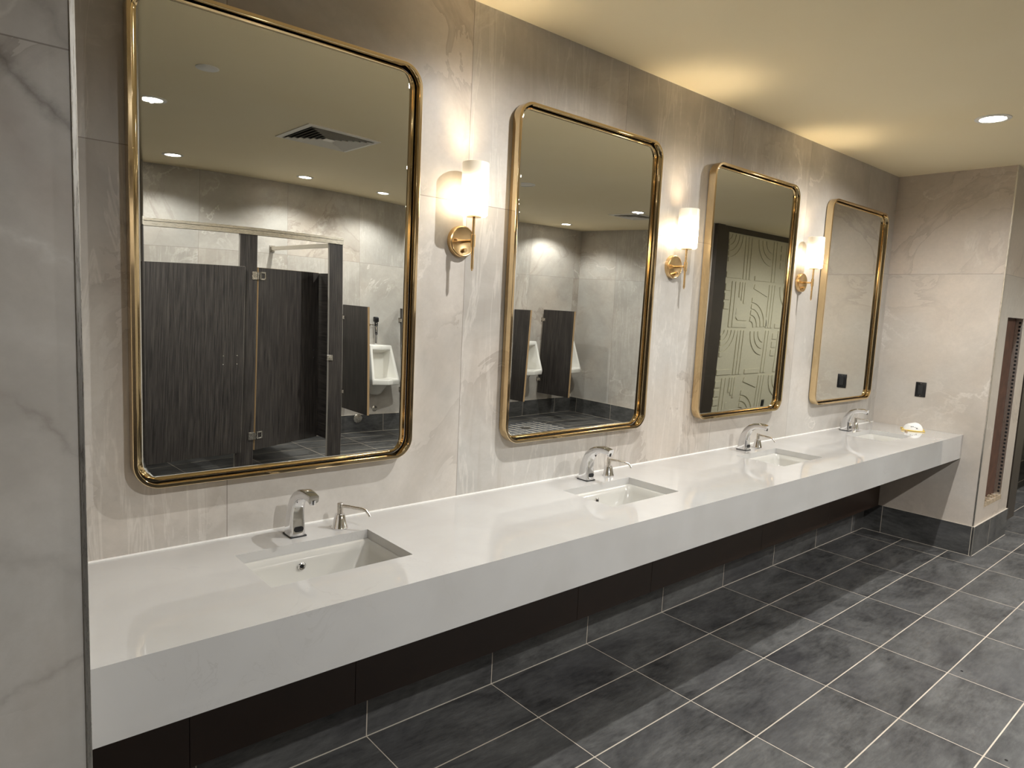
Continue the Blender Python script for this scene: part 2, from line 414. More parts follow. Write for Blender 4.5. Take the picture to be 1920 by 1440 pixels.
# ------------------------------------------------------------------ cream relief wall (raised bands)
def relief():
    b = NB(); T = .009
    def band(pts, w):
        # pts: centre line in (x, z); a flat raised strip of width w
        L, R = [], []
        for i, p in enumerate(pts):
            a = pts[max(i-1, 0)]; c = pts[min(i+1, len(pts)-1)]
            dx, dz = c[0]-a[0], c[1]-a[1]; l = math.hypot(dx, dz); nx, nz = -dz/l*w/2, dx/l*w/2
            L.append((p[0]+nx, p[1]+nz)); R.append((p[0]-nx, p[1]-nz))
        rings = []
        for (lx, lz), (rx, rz) in zip(L, R):
            rings.append([(lx, YF+.0005, lz), (lx, YF+T, lz), (rx, YF+T, rz), (rx, YF+.0005, rz)])
        ring_loft(b, rings)
    def arc(cx, cz, r, a0, a1, n=14): return [(cx+r*math.cos(a0+(a1-a0)*k/n), cz+r*math.sin(a0+(a1-a0)*k/n)) for k in range(n+1)]
    U = .6
    def tileA(x, z, h):
        for k in range(4):                       # quarter rings
            r = .10+.075*k; a = arc(x+.012, z+h-.02, r, -PI/2+.05, 0)
            band(a, .058)
        for k in range(3): band([(x+.40+.068*k, z+.02), (x+.40+.068*k, z+h-.02)], .052)
        band([(x+.02, z+.06), (x+.34, z+.06)], .07)
    def tileB(x, z, h):
        for k in range(3): band([(x+.02, z+h-.1-.12*k), (x+.13, z+h-.1-.12*k)], .085)
        for k in range(2): band([(x+.185+.075*k, z+.02), (x+.185+.075*k, z+h-.02)], .06)
        for k in range(3):
            band([(x+.345+.055*k, z+h-.02), (x+.345+.055*k, z+h-.22-.04*k)], .042)
        band([(x+.31, z+.28), (x+.31, z+.2)] + arc(x+.37, z+.2, .06, PI, 1.5*PI, 6) + [(x+.55, z+.14)], .05)
        band([(x+.29, z+.05), (x+.57, z+.05)], .06)
    def tileC(x, z, h):
        for k in range(4):
            r = .12+.085*k; band(arc(x+.02, z+.02, r, .05, PI/2-.02), .062)
        for k in range(3): band([(x+.43+.065*k, z+.02), (x+.43+.065*k, z+h-.02)], .05)
        band([(x+.05, z+h-.06), (x+.38, z+h-.16)], .06)
    def tileD(x, z, h):
        for k in range(3):
            r = .12+.09*k; band(arc(x+.40, z+h-.03, r, PI, 1.5*PI-.05), .068)
        for k in range(2): band([(x+.46+.07*k, z+.02), (x+.46+.07*k, z+h-.02)], .055)
        band([(x+.04, z+.05), (x+.40, z+.05)], .06)
    rows = [(2.10, .60), (1.46, .64), (.82, .64), (.18, .64)]
    pat = [(tileA, tileD, tileB, tileA, tileD, tileC), (tileB, tileC, tileD, tileB, tileC, tileA)]
    for i, (z, h) in enumerate(rows):
        for j in range(6): pat[i % 2][j](2.22+U*j, z, h)
    return finish('relief_bands', b, M['cream'], bpy.data.objects['wall_southeast'])
relief()

# ------------------------------------------------------------------ vanity
hx, hy0, hy1 = .22, -.445, -.163
xs = [XL+.001]; holes = set()
for i, c in enumerate(MC): xs += [c-hx, c+hx]; holes.add((2*i+1, 1))
xs.append(-.001)
bm = slab_with_holes(NB(), xs, [-CD, hy0, hy1, -.001], ZT-.03, ZT, holes)
van = finish('vanity_countertop', bm, M['quartz'])
tag(van, 'long white quartz vanity countertop with four undermount sink cutouts below the gold mirrors', 'countertop')
bm = NB(); box(bm, XL+.001, -.001, -CD, -CD+.03, ZA, ZT-.03); finish('apron', bm, M['quartz'], van)
bm = NB(); box(bm, XL+.001, -.001, -.004, -.0005, ZT, ZT+.004); finish('sealant_bead', bm, M['caulk'], van)
# second vanity in the next niche
bm = NB(); box(bm, 1.602, XFAR-.01, -CD, -.001, ZT-.03, ZT)
v2 = finish('vanity_countertop', bm, M['quartz'])
tag(v2, 'white vanity countertop beyond the dark stub wall at the right edge', 'countertop')
bm = NB(); box(bm, 1.602, XFAR-.01, -CD, -CD+.03, ZA, ZT-.03); finish('apron', bm, M['quartz'], v2)
# dark knee panel under the counter
kp = thing('knee_panel', 'dark brown access panel hiding the pipes under the white vanity', 'panel', (0, 0, 0))
sx = [XL+.002, -5.15, -4.6, -3.466, -2.919, -1.816, -.9, -.012]
for a, c in zip(sx[:-1], sx[1:]):
    b = NB(); box(b, a+.0008, c-.0008, -.112, -.1, HB-.004, ZT-.031, .0008, segs=1); finish('panel_section', b, M['bronze'], kp)

kp2 = thing('knee_panel', 'dark access panel under the vanity at the right edge', 'panel', (0, 0, 0))
b = NB(); box(b, 1.602, XFAR-.01, -.112, -.1, HB-.004, ZT-.031, .0008, segs=1); finish('panel_section', b, M['bronze'], kp2)
# sinks
def make_sink():
    t = thing('undermount_sink', '', 'sink', (0, 0, 0), 0, 'undermount sinks in the white counter')
    b = NB(); z0 = ZT-.0305; cy = (hy0+hy1)/2; w, d = hx, (hy1-hy0)/2
    def R(a, c, r, z): return [(x, cy+y, z) for x, y in rrect(a, c, r, 6)]
    rings = [R(w+.02, d+.02, .02, z0), R(w-.002, d-.002, .022, z0), R(w-.010, d-.010, .024, z0-.004), R(w-.016, d-.015, .03, z0-.03),
             R(w-.030, d-.026, .04, z0-.085), R(w-.06, d-.045, .05, z0-.118), R(w-.11, d-.085, .035, z0-.130), R(.022, .022, .02, z0-.134)]
    outer = [R(.03, .03, .02, z0-.145), R(w-.04, d-.03, .05, z0-.135), R(w+.0, d+.0, .03, z0-.06), R(w+.02, d+.02, .02, z0-.008)]
    ring_loft(b, rings+outer, closed=True)
    ba = finish('basin', b, M['sinkware'], t, True, 60)
    b = NB(); lathe(b, [(.0215, -.004), (.0215, .0), (.016, .001), (.015, -.003), (.001, -.003)], 'z', (0, cy, z0-.131), 24); finish('drain', b, M['chrome'], t, True)
    ov = NB(); lathe(ov, [(.0135, 0), (.0135, .003), (.011, .005), (.0085, .004), (.0085, .001), (.001, .001)], 'y', (0, 0, 0), 24)
    for v in ov.verts: v.co.y *= -1
    o = finish('overflow_ring', ov, M['chrome'], t, True); o.location = (-.02, hy1-.0188, z0-.04); o.rotation_euler = (.12, 0, 0)
    hl = NB(); lathe(hl, [(.0065, 0), (.0063, .0015), (.001, .0016)], 'y', (0, 0, 0), 18)
    for v in hl.verts: v.co.y *= -1
    box(hl, -.0075, .0075, -.0035, -.001, -.0012, .0012)
    h = finish('overflow_hole', hl, M['black'], o)
    return t
sink = make_sink()
SL = ['undermount white sink nearest the grey pier, below the largest-looking mirror', 'undermount white sink second from the grey pier, with a faucet and soap pump behind it',
      'undermount white sink third from the grey pier, between the last two sconces', 'undermount white sink nearest the wing wall, beside the respirator mask']
sink['label'] = SL[0]; sink.location = (MC[0], 0, 0)
for c, l in zip(MC[1:], SL[1:]): dup(sink, (c, 0, 0), l)

# faucets
def make_faucet():
    t = thing('sensor_faucet', '', 'faucet', (0, 0, 0), 0, 'chrome sensor faucets along the counter')
    b = NB(); box(b, -.0275, .0275, -.033, .033, .0003, .005, .002); finish('base_gasket', b, M['gasket'], t)
    # centre line (y, z), half width x, half thickness
    path = [(0, .005, .026, .031), (0, .03, .0255, .030), (-.001, .06, .0245, .027), (-.006, .09, .023, .0235), (-.018, .117, .0215, .0205),
            (-.038, .139, .020, .018), (-.064, .152, .0185, .016), (-.092, .157, .0175, .0145), (-.118, .1565, .0165, .0135), (-.139, .152, .016, .013)]
    rings = []
    for i, (y, z, w, h) in enumerate(path):
        a = path[max(i-1, 0)]; c = path[min(i+1, len(path)-1)]
        ty, tz = c[0]-a[0], c[1]-a[1]; l = math.hypot(ty, tz); ty, tz = ty/l, tz/l
        ny, nz = tz, -ty                        # back-side normal
        ring = []
        for px, pn in rrect(w, h, min(w, h)*.5, 5): ring.append((px, y+ny*pn, z+nz*pn))
        rings.append(ring)
    b = NB(); ring_loft(b, rings); bo = finish('spout_body', b, M['chrome'], t, True, 50)
    b = NB(); lathe(b, [(.0105, .007), (.0105, -.006), (.0085, -.0075), (.0085, -.004), (.001, -.004)], 'z', (0, -.130, .141), 20); finish('aerator', b, M['chrome'], bo, True)
    # oval dark sensor window on the lower front
    b = NB(); pts = rrect(.016, .0085, .0083, 6)
    ring_loft(b, [[(x, -.0302, z+.027) for x, z in pts], [(x, -.0322, z+.027) for x, z in pts]]); finish('sensor_window', b, M['black'], bo)
    return t
fc = make_faucet()
FX = [-4.818, -3.432, -2.078, -.700]
FL = ['chrome arched sensor faucet nearest the grey pier', 'chrome arched sensor faucet second from the grey pier', 'chrome arched sensor faucet third from the grey pier, under the mirror showing the relief wall', 'chrome arched sensor faucet nearest the wing wall']
fc['label'] = FL[0]; fc.location = (FX[0], -.085, ZT)
for x, l in zip(FX[1:], FL[1:]): dup(fc, (x, -.085, ZT), l)

# soap pumps
def make_soap():
    t = thing('soap_dispenser', '', 'soap dispenser', (0, 0, 0), 0, 'chrome soap pumps along the counter')
    b = NB(); lathe(b, [(.028, .0003), (.028, .004), (.0265, .006), (.0165, .047), (.0155, .049), (.010, .0495)], 'z'); finish('collar', b, M['chrome'], t, True, 30)
    b = NB(); lathe(b, [(.0098, .049), (.0098, .0845), (.0085, .0865), (.001, .087)], 'z'); finish('pump_head', b, M['nickel'], t, True, 30)
    b = NB(); tube(b, [(0, -.006, .077), (0, -.03, .076), (0, -.06, .0735), (0, -.083, .071), (0, -.092, .068), (0, -.099, .061), (0, -.106, .050)], [.0055]*4+[.0053, .005, .0048]); finish('spout', b, M['nickel'], t, True)
    return t
sp = make_soap()
SX = [(-4.666, -.1, 40), (-3.282, -.088, 30), (-1.935, -.092, 3), (-.566, -.095, 46)]
DL = ['chrome cone-based soap pump nearest the grey pier, spout swung right', 'chrome cone-based soap pump second from the grey pier', 'chrome cone-based soap pump with its spout facing straight forward, third from the pier', 'chrome cone-based soap pump nearest the wing wall']
for i, ((x, y, a), l) in enumerate(zip(SX, DL)):
    if i == 0: sp.location = (x, y, ZT); sp.rotation_euler = (0, 0, math.radians(a)); sp['label'] = l
    else: dup(sp, (x, y, ZT), l, math.radians(a))

# ------------------------------------------------------------------ mirrors
MW, MH, MZ = .922/2, 1.384/2, 1.765
WARP = {0: (.00097, -.0054, .0012, .0011, -.0025, .0041, .0146, -.0034, .0088),
        1: (.0025, -.0085, -.0030, .0012, .0045, .0022, .0090, .0060, -.0028),
        2: (-.0050, -.0061, -.0051, -.0006, .0001, .0069, -.001, .0002, .0017),
        3: (0,)*9}
def make_frame(t):
    prof = [(.001, -.006), (0, -.010), (0, -.0482), (.0006, -.0494), (.0018, -.050), (.0104, -.050), (.0116, -.0494), (.0122, -.0482), (.0122, -.014), (.006, -.006)]
    rings = [[(x, y, z) for x, z in rrect(MW-o, MH-o, .074-o, 12)] for o, y in prof]
    b = NB(); ring_loft(b, rings, closed=True); finish('frame', b, M['gold'], t, True, 18)
    b = NB(); pts = rrect(MW-.013, MH-.013, .060, 10)
    ring_loft(b, [[(x, -.001, z) for x, z in pts], [(x, -.0095, z) for x, z in pts]]); finish('backing_board', b, M['gasket'], t)
def make_glass(t, a):
    b = NB(); W, H, r = MW-.0165, MH-.0165, .058
    nu, nw = 36, 64; grid = []
    for j in range(nw+1):
        w = -H + 2*H*j/nw
        w = math.copysign(H*math.sin(abs(w)/H*PI/2)**1.0, w) if abs(w) > H-r else w
        w = -H*math.cos(PI*j/nw)*.35 + (-H+2*H*j/nw)*.65
        ez = max(0, abs(w)-(H-r)); hw = W-r+math.sqrt(max(0, r*r-ez*ez))
        row = []
        for i in range(nu+1):
            u = hw*(-1+2*i/nu)
            d = a[0]*u+a[1]*w+a[2]*u*u+a[3]*u*w+a[4]*w*w+a[5]*u*w*w+a[6]*u*u*w+a[7]*w**3+a[8]*u**3
            row.append(b.verts.new((u, -.022+d, w)))
        grid.append(row)
    for j in range(nw):
        for i in range(nu): b.faces.new((grid[j][i], grid[j][i+1], grid[j+1][i+1], grid[j+1][i]))
    o = finish('mirror_glass', b, M['mirror'], t, True, 80)
    # glass has its own thickness and dark back
    o.modifiers.new('thickness', 'SOLIDIFY').thickness = .004; o.modifiers['thickness'].offset = -1.0
    return o
ML = ['gold-framed rounded mirror nearest the grey pier, reflecting dark toilet stalls', 'gold-framed rounded mirror second from the pier, reflecting urinal screens and a room corner',
      'gold-framed rounded mirror third from the pier, reflecting the cream relief wall', 'gold-framed rounded mirror nearest the wing wall, reflecting plain onyx-look tile']
for i, c in enumerate(MC):
    t = thing('wall_mirror', ML[i], 'mirror', (c, 0, MZ), 0, 'gold framed mirrors over the sinks')
    make_frame(t); make_glass(t, WARP[i])

# ------------------------------------------------------------------ sconces
def make_sconce():
    t = thing('wall_sconce', '', 'sconce', (0, 0, 0), 0, 'brass sconces between the mirrors')   # origin: wall point behind the arm
    b = NB(); lathe(b, [(.059, -.0005), (.059, -.020), (.0575, -.0225), (.054, -.024), (.052, -.0232), (.001, -.0232)], 'y', n=48); finish('backplate', b, M['brass'], t, True, 35)
    b = NB(); tube(b, [(0, -.023, 0), (0, -.076, 0)], .0062); finish('arm', b, M['brass'], t, True)
    b = NB(); lathe(b, [(.0085, -.023), (.0085, -.034), (.0075, -.036), (.001, -.036)], 'y', (.004, 0, -.033), 20); finish('switch_knob', b, M['brass'], t, True, 40)
    b = NB(); lathe(b, [(.0042, -.023), (.0042, -.028), (.001, -.0285)], 'y', (-.034, 0, .004), 14); finish('set_screw', b, M['brass'], t, True, 40)
    Y = -.084
    b = NB(); lathe(b, [(.0086, -.022), (.0086, .022), (.0075, .023), (.001, .023)], 'z', (0, Y, 0), 20); finish('collar', b, M['brass'], t, True, 40)
    b = NB(); lathe(b, [(.0055, -.100), (.0055, .088)], 'z', (0, Y, 0), 16); r = finish('stem', b, M['brass'], t, True, 40)
    b = NB(); lathe(b, [(.001, -.112), (.003, -.111), (.003, -.106), (.0055, -.104), (.0055, -.100)], 'z', (0, Y, 0), 14); finish('finial', b, M['brass'], r, True, 40)
    b = NB(); lathe(b, [(.001, .086), (.028, .086), (.028, .090), (.012, .092), (.012, .120), (.001, .120)], 'z', (0, Y, 0), 24); finish('lamp_holder', b, M['brass'], t, True, 40)
    b = NB(); R = .0505; lathe(b, [(.027, .0905), (R-.006, .089), (R, .095), (R, .282), (R-.0015, .284), (R-.003, .282), (R-.003, .097), (R-.007, .092), (.027, .0935)], 'z', (0, Y, 0), 48, closed=True)
    finish('lamp_shade', b, M['opal'], t, True, 60)
    b = NB(); lathe(b, [(.001, .121), (.012, .122), (.016, .135), (.026, .158), (.027, .172), (.021, .188), (.010, .196), (.001, .197)], 'z', (0, Y, 0), 20); finish('bulb', b, M['bulb'], t, True)
    return t
sc = make_sconce()
CL = ['lit brass sconce with opal shade nearest the grey pier', 'lit brass sconce with opal shade, middle one of the three', 'lit brass sconce with opal shade overlapping the mirror nearest the wing wall']
CX = [-4.136, -2.786, -1.416]
sc['label'] = CL[0]; sc.location = (CX[0], 0, 1.881)
for x, l in zip(CX[1:], CL[1:]): dup(sc, (x, 0, 1.884), l)

# ------------------------------------------------------------------ ceiling fittings
def make_downlight(energy, cone, blend):
    t = thing('recessed_downlight', '', 'downlight', (0, 0, 0), 0, 'recessed ceiling downlights')
    b = NB(); lathe(b, [(.062, 0), (.085, 0), (.084, -.004), (.064, -.006), (.060, -.003)], 'z', n=40, closed=True); finish('trim_ring', b, M['white'], t, True, 40)
    b = NB(); lathe(b, [(.001, -.0012), (.0615, -.0012), (.0615, -.0022), (.001, -.0022)], 'z', n=40); finish('lens', b, M['lens'], t)
    l = bpy.data.lights.new('downlight_lamp', 'SPOT'); l.energy = energy; l.color = (.98, .99, 1.0); l.spot_size = math.radians(cone); l.spot_blend = blend; l.shadow_soft_size = .014
    o = bpy.data.objects.new('downlight_lamp', l); COL.objects.link(o); o.location = (0, 0, -.008); o.parent = t
    return t
dl = make_downlight(64, 165, .6)          # over the vanity
dm = make_downlight(92, 165, .6)          # middle of the room
dw = make_downlight(34, 140, .45)         # circuit along the stalls and urinals
DP = [(-1.316, -.937, 'recessed downlight at the upper right, near the wing wall'), (-3.62, -.95, 'recessed downlight above the vanity, just above the top edge of the picture'),
      (-4.575, -2.72, 'large-looking downlight at the left of the mirror nearest the pier'), (-2.05, -2.72, 'downlight over the middle of the room'), (.5, -2.95, 'downlight reflected beside the vent edge in the second mirror'),
      (-3.97, -4.55, 'downlight over the closed stall, left in the first mirror'), (-2.73, -4.58, 'downlight over the open stall, middle in the first mirror'), (-1.77, -4.58, 'downlight over the first urinal, right in the first mirror'), (-.4, -4.58, 'downlight over the middle urinals'), (1.15, -4.72, 'downlight over the room corner, reflected in the second mirror'),
      (2.9, -1.3, 'downlight in the passage by the relief wall'), (4.9, -1.3, 'downlight far down the passage')]
for i, (x, y, l) in enumerate(DP):
    src = dw if y < -4 else (dm if y < -2 else dl)
    if not src['label']: src['label'] = l; src.location = (x, y, ZC)
    else: dup(src, (x, y, ZC), l)

def make_vent(loc, label, s=.30):
    t = thing('ceiling_vent', label, 'vent', loc, 0, 'ceiling air vents')
    def sq(a, z): return [(a, a, z), (-a, a, z), (-a, -a, z), (a, -a, z)]
    b = NB(); ring_loft(b, [sq(s, 0), sq(s, -.006), sq(s-.035, -.010), sq(s-.038, -.006), sq(s-.038, 0)], closed=True); finish('frame', b, M['vent'], t)
    b = NB(); box(b, -s+.04, s-.04, -s+.04, s-.04, -.001, -.0002); finish('duct_opening', b, M['dark'], t)
    # square louvre rings on a slant
    k = 0; a = s-.045
    while a > .05:
        b = NB(); ring_loft(b, [sq(a, -.0145), sq(a, -.016), sq(a-.020, -.0035), sq(a-.020, -.002)], closed=True); finish('louvre', b, M['vent'], t); a -= .036
    b = NB(); ring_loft(b, [sq(.045, -.014), sq(.043, -.016), sq(.012, -.003)]); finish('centre_plate', b, M['vent'], t)
    return t
make_vent((-3.36, -2.75, ZC), 'square louvred ceiling vent reflected in the mirror nearest the pier')
make_vent((.78, -3.22, ZC), 'square louvred ceiling vent just cut by the edge of the second mirror', .22)
b = NB(); lathe(b, [(.001, -.006), (.055, -.006), (.058, -.004), (.058, -.0002)], 'z', n=36)
o = finish('sprinkler_cover', b, M['white'], None, True, 40); o.location = (-4.53, -1.80, ZC); tag(o, 'flat round white sprinkler cover plate on the ceiling', 'sprinkler cover')
t = thing('ceiling_speaker', 'round ceiling speaker grille with a pale ring', 'speaker', (-1.40, -2.78, ZC))
b = NB(); lathe(b, [(.085, -.0002), (.105, -.0002), (.103, -.006), (.087, -.008)], 'z', n=40, closed=True); finish('rim', b, M['white'], t, True, 40)
b = NB(); lathe(b, [(.001, -.002), (.087, -.002), (.087, -.004), (.001, -.004)], 'z', n=40); finish('grille', b, M['vent'], t)

# ------------------------------------------------------------------ outlets, mask, tape, drain
def outlet(name, label, loc, rot, w=.073, h=.112):
    t = thing(name, label, 'outlet', loc, rot, 'black wall outlets')
    b = NB(); box(b, -w/2, w/2, -.006, -.0003, -h/2, h/2, .003); finish('cover_plate', b, M['black'], t, True)
    b = NB(); box(b, -.017, .017, -.0085, -.006, -.034, .034, .002); f = finish('receptacle', b, M['gasket'], t)
    b = NB(); lathe(b, [(.0025, -.006), (.0025, -.0072), (.001, -.0074)], 'y', (0, 0, -.046), 10); finish('screw', b, M['nickel'], t)
    b = NB(); lathe(b, [(.0025, -.006), (.0025, -.0072), (.001, -.0074)], 'y', (0, 0, .046), 10); finish('screw', b, M['nickel'], t)
    return t
outlet('wall_outlet', 'black outlet on the wing wall above the far end of the counter', (-.0002, -.316, 1.166), -PI/2)
outlet('wall_outlet', 'black outlet low on the cream relief wall, seen in the third mirror', (3.42, YF+.0095, .38), PI)

def make_mask():
    t = thing('respirator_mask', 'white cup respirator mask with yellow straps lying on the counter by the wing wall', 'mask', (-.165, -.345, ZT+.0008), math.radians(-68))
    b = NB(); rings = []
    for k, (s, z) in enumerate(((1.0, .003), (.97, .012), (.88, .028), (.72, .042), (.5, .051), (.25, .055))):
        rings.append([(.062*s*math.cos(a)*(1+.08*math.cos(2*a)), .048*s*math.sin(a), z + (.004*math.cos(a) if k else 0)) for a in [2*PI*i/28 for i in range(28)]])
    ring_loft(b, rings); cup = finish('cup', b, M['maskw'], t, True, 60)
    b = NB(); lathe(b, [(.058, .0005), (.072, .0005), (.071, .004), (.058, .005)], 'z', n=32, closed=True)
    for v in b.verts: v.co.y *= .8
    finish('rim', b, M['maskw'], t, True, 40)
    for s, zz in ((1, .010), (-1, .006)):
        b = NB(); pts = [(-.06, -.03*s, zz), (-.075, -.052*s, .0045), (-.04, -.07*s+.01, .0036), (.02, -.066*s+.004, .0036), (.075, -.05*s, .0045), (.066, -.02*s, zz)]
        tube(b, pts, .0036, 8); finish('strap', b, M['yellow'], t, True)
    b = NB()
    for (x, z, w, h) in ((-.013, .036, .006, .005), (-.002, .0375, .007, .004), (.012, .034, .004, .003), (.023, .030, .010, .0015), (.024, .026, .008, .0015)):
        z -= .006; sc_ = 1.0-.12*(z-.012)/.022 if z < .028 else .88-.16*(z-.028)/.014; y = -.048*sc_*math.sqrt(max(.05, 1-(x/(.057*sc_))**2)); box(b, x-w/2, x+w/2, y-.0022, y+.003, z-h/2, z+h/2)
    finish('printed_marks', b, M['black'], cup)
    return t
make_mask()
b = NB(); box(b, -.018, .018, -.007, .007, .0003, .010, .001); o = finish('foam_scrap', b, M['edge']); o.location = (-.29, -.345, ZT); o.rotation_euler = (0, 0, .5)
tag(o, 'tiny brown scrap on the counter beside the respirator mask', 'scrap')
b = NB(); box(b, -.05, .05, -.011, .011, .0002, .0008); o = finish('tape_scrap', b, M['tape']); o.location = (.0, -1.245, 0); o.rotation_euler = (0, 0, .25)
tag(o, 'short scrap of blue tape on the floor tile in front of the wing wall', 'tape')
for i, (x, y, l) in enumerate(((-1.98, -1.27, 'small dark spot of dirt on the middle of the floor'), (-2.62, -1.6, 'small dark spot of dirt at the lower right of the floor'))):
    b = NB(); lathe(b, [(.006, .0002), (.0055, .0012), (.001, .0014)], 'z', n=12); o = finish('dirt_speck', b, M['dark']); o.location = (x, y, 0); tag(o, l, 'dirt', 'dirt specks')
t = thing('floor_drain', 'floor drain in a patch of small mosaic tiles by the urinals', 'drain', (.40, -4.42, 0))
b = NB(); box(b, -.46, .46, -.30, .30, .0002, .0012); finish('mosaic_patch', b, M['mosaic'], t)
b = NB(); lathe(b, [(.001, .0014), (.07, .0014), (.072, .004), (.062, .0046), (.06, .003), (.001, .003)], 'z', n=30); finish('grate', b, M['nickel'], t, True, 40)

# ------------------------------------------------------------------ toilet stalls
YS = -3.65
st = thing('toilet_stall', 'charcoal wood-grain toilet stall partitions with pale headrail, reflected in the nearest mirror', 'partition', (0, 0, 0))
def pil(x0, x1, m='lam'):
    b = NB(); box(b, x0, x1, YS-.03, YS, .0005, 2.092); o = finish('pilaster', b, M[m], st)
    e = NB(); box(e, x0-.0012, x0, YS-.029, YS-.001, .001, 2.09); finish('edge_band', e, M['paledge'], o)
    e = NB(); box(e, x1, x1+.0012, YS-.029, YS-.001, .001, 2.09); finish('edge_band', e, M['paledge'], o)
    return o
pil(-3.70, -3.56); pil(-2.905, -2.772); pil(-5.60, -4.60)
b = NB(); box(b, XW+.002, -2.768, YS-.038, YS+.008, 2.092, 2.128, .002); box(b, XW+.002, -2.768, YS-.034, YS+.012, 2.128, 2.150, .002); finish('headrail', b, M['alu'], st)
b = NB(); box(b, -2.86, -2.825, YB+.01, YS-.036, 2.062, 2.10, .003); cr = finish('cross_rail', b, M['alu'], st)
b = NB(); box(b, -2.87, -2.815, YB+.0005, YB+.012, 2.05, 2.115, .002); finish('wall_bracket', b, M['nickel'], cr)
b = NB(); box(b, -2.862, -2.838, YB+.03, YS-.032, .28, 1.83); finish('side_panel', b, M['lam_h'], st)
b = NB(); box(b, -3.645, -3.62, YB+.03, YS-.032, .28, 1.83); finish('side_panel', b, M['lam_h'], st)
def door(x0, x1, loc, rot, edge):
    e = bpy.data.objects.new('door', None)
    w = x1-x0
    b = NB(); box(b, 0, w, -.026, 0, .272, 1.832); d = finish('door', b, M['lam'], st); d.location = loc; d.rotation_euler = (0, 0, rot)
    b = NB()
    for xx in ((-.0014, 0), (w, w+.0014)): box(b, *xx, -.025, -.001, .273, 1.831)
    box(b, 0, w, -.025, -.001, 1.832, 1.8334); finish('edge_band', b, M[edge], d)
    return d, w
# outward door standing in front of its pilaster
d, w = door(-4.55, -3.675, (-4.545, YS+.036, 0), 0, 'paledge')
for xx in (w-.155, w-.05):
    for zz in (1.105, 1.035):
        b = NB(); lathe(b, [(.006, 0), (.0058, .003), (.001, .0045)], 'y', (xx, 0, zz), 12); finish('bolt', b, M['chrome'], d, True)
# inward door, hung on the right of the middle pilaster
d, w = door(0, .73, (-3.545, YS-.002, 0), -math.radians(23), 'edge')
for xx in (w-.06,):
    for zz in (1.115, 1.045):
        b = NB(); lathe(b, [(.006, 0), (.0058, .003), (.001, .0045)], 'y', (xx, 0, zz), 12); finish('bolt', b, M['chrome'], d, True)
for zz in (1.765, .40):
    b = NB(); box(b, -3.60, -3.556, YS+.0002, YS+.006, zz-.033, zz+.033, .002); lathe(b, [(.008, zz-.03), (.008, zz+.03)], 'z', (-3.55, YS+.006, 0), 12)
    h = finish('hinge', b, M['nickel'], st)
    b = NB()
    for (a, c, z0, z1) in ((0, .062, .022, .033), (0, .062, -.033, -.022), (.05, .062, -.033, .033), (0, .012, -.033, .033)):
        box(b, a+.012, c+.012, .0002, .006, zz+z0, zz+z1, .0015)
    f = finish('hinge_leaf', b, M['nickel'], d)
b = NB(); box(b, -2.925, -2.868, YS-.004, YS+.008, 1.045, 1.095, .002); box(b, -2.905, -2.888, YS+.008, YS+.012, 1.062, 1.078, .001); finish('door_keeper', b, M['nickel'], st)

# doors closing the end of the stall row beside the headrail, and the run of stalls along the left-hand wall
d, w = door(0, .86, (-6.49, YS+.036, 0), 0, 'paledge')
pil(-6.98, -6.47)
s2 = thing('toilet_stall', 'charcoal wood-grain toilet stall fronts along the wall left of the camera', 'partition', (0, 0, 0))
XS = -6.55
for k, (y0, y1) in enumerate(((-3.58, -3.30), (-2.40, -2.22), (-1.32, -.79))):
    b = NB(); box(b, XS-.03, XS, y0, y1, .0005, 2.092); finish('pilaster', b, M['lam'], s2)
for y0, y1 in ((-3.295, -2.405), (-2.215, -1.325)):
    b = NB(); box(b, XS-.028, XS-.002, y0, y1, .20, 1.832); finish('door', b, M['lam'], s2)
for y in (-2.32,):
    b = NB(); box(b, XW+.002, XS-.032, y-.012, y+.012, .28, 1.83); finish('side_panel', b, M['lam'], s2)
b = NB(); box(b, XS-.038, XS+.008, -3.60, -.775, 2.092, 2.15, .002); finish('headrail', b, M['alu'], s2)

# ------------------------------------------------------------------ urinals and screens
def make_screen():
    t = thing('urinal_screen', '', 'screen', (0, 0, 0), 0, 'urinal privacy screens')
    b = NB(); box(b, -.013, .013, .028, .62, .325, 1.535); p = finish('panel', b, M['lam'], t)
    b = NB(); box(b, -.0125, .0125, .62, .6225, .326, 1.534); finish('edge_band', b, M['edge'], p)
    for zz in (1.39, .52):
        b = NB(); box(b, -.026, .026, .0005, .006, zz-.03, zz+.03, .002); box(b, -.02, -.0135, .006, .075, zz-.02, zz+.02, .002); box(b, .0135, .02, .006, .075, zz-.02, zz+.02, .002); finish('wall_bracket', b, M['nickel'], t)
    return t
ss = make_screen()
for i, (x, l) in enumerate(((-2.0, 'dark urinal screen nearest the toilet stalls'), (-1.19, 'dark urinal screen second from the toilet stalls'), (-.38, 'dark urinal screen third from the toilet stalls'), (.43, 'dark urinal screen fourth from the stalls, cut by the edge of the second mirror'), (1.24, 'dark urinal screen nearest the room corner'))):
    if i == 0: ss.location = (x, YB, 0); ss['label'] = l
    else: dup(ss, (x, YB, 0), l)

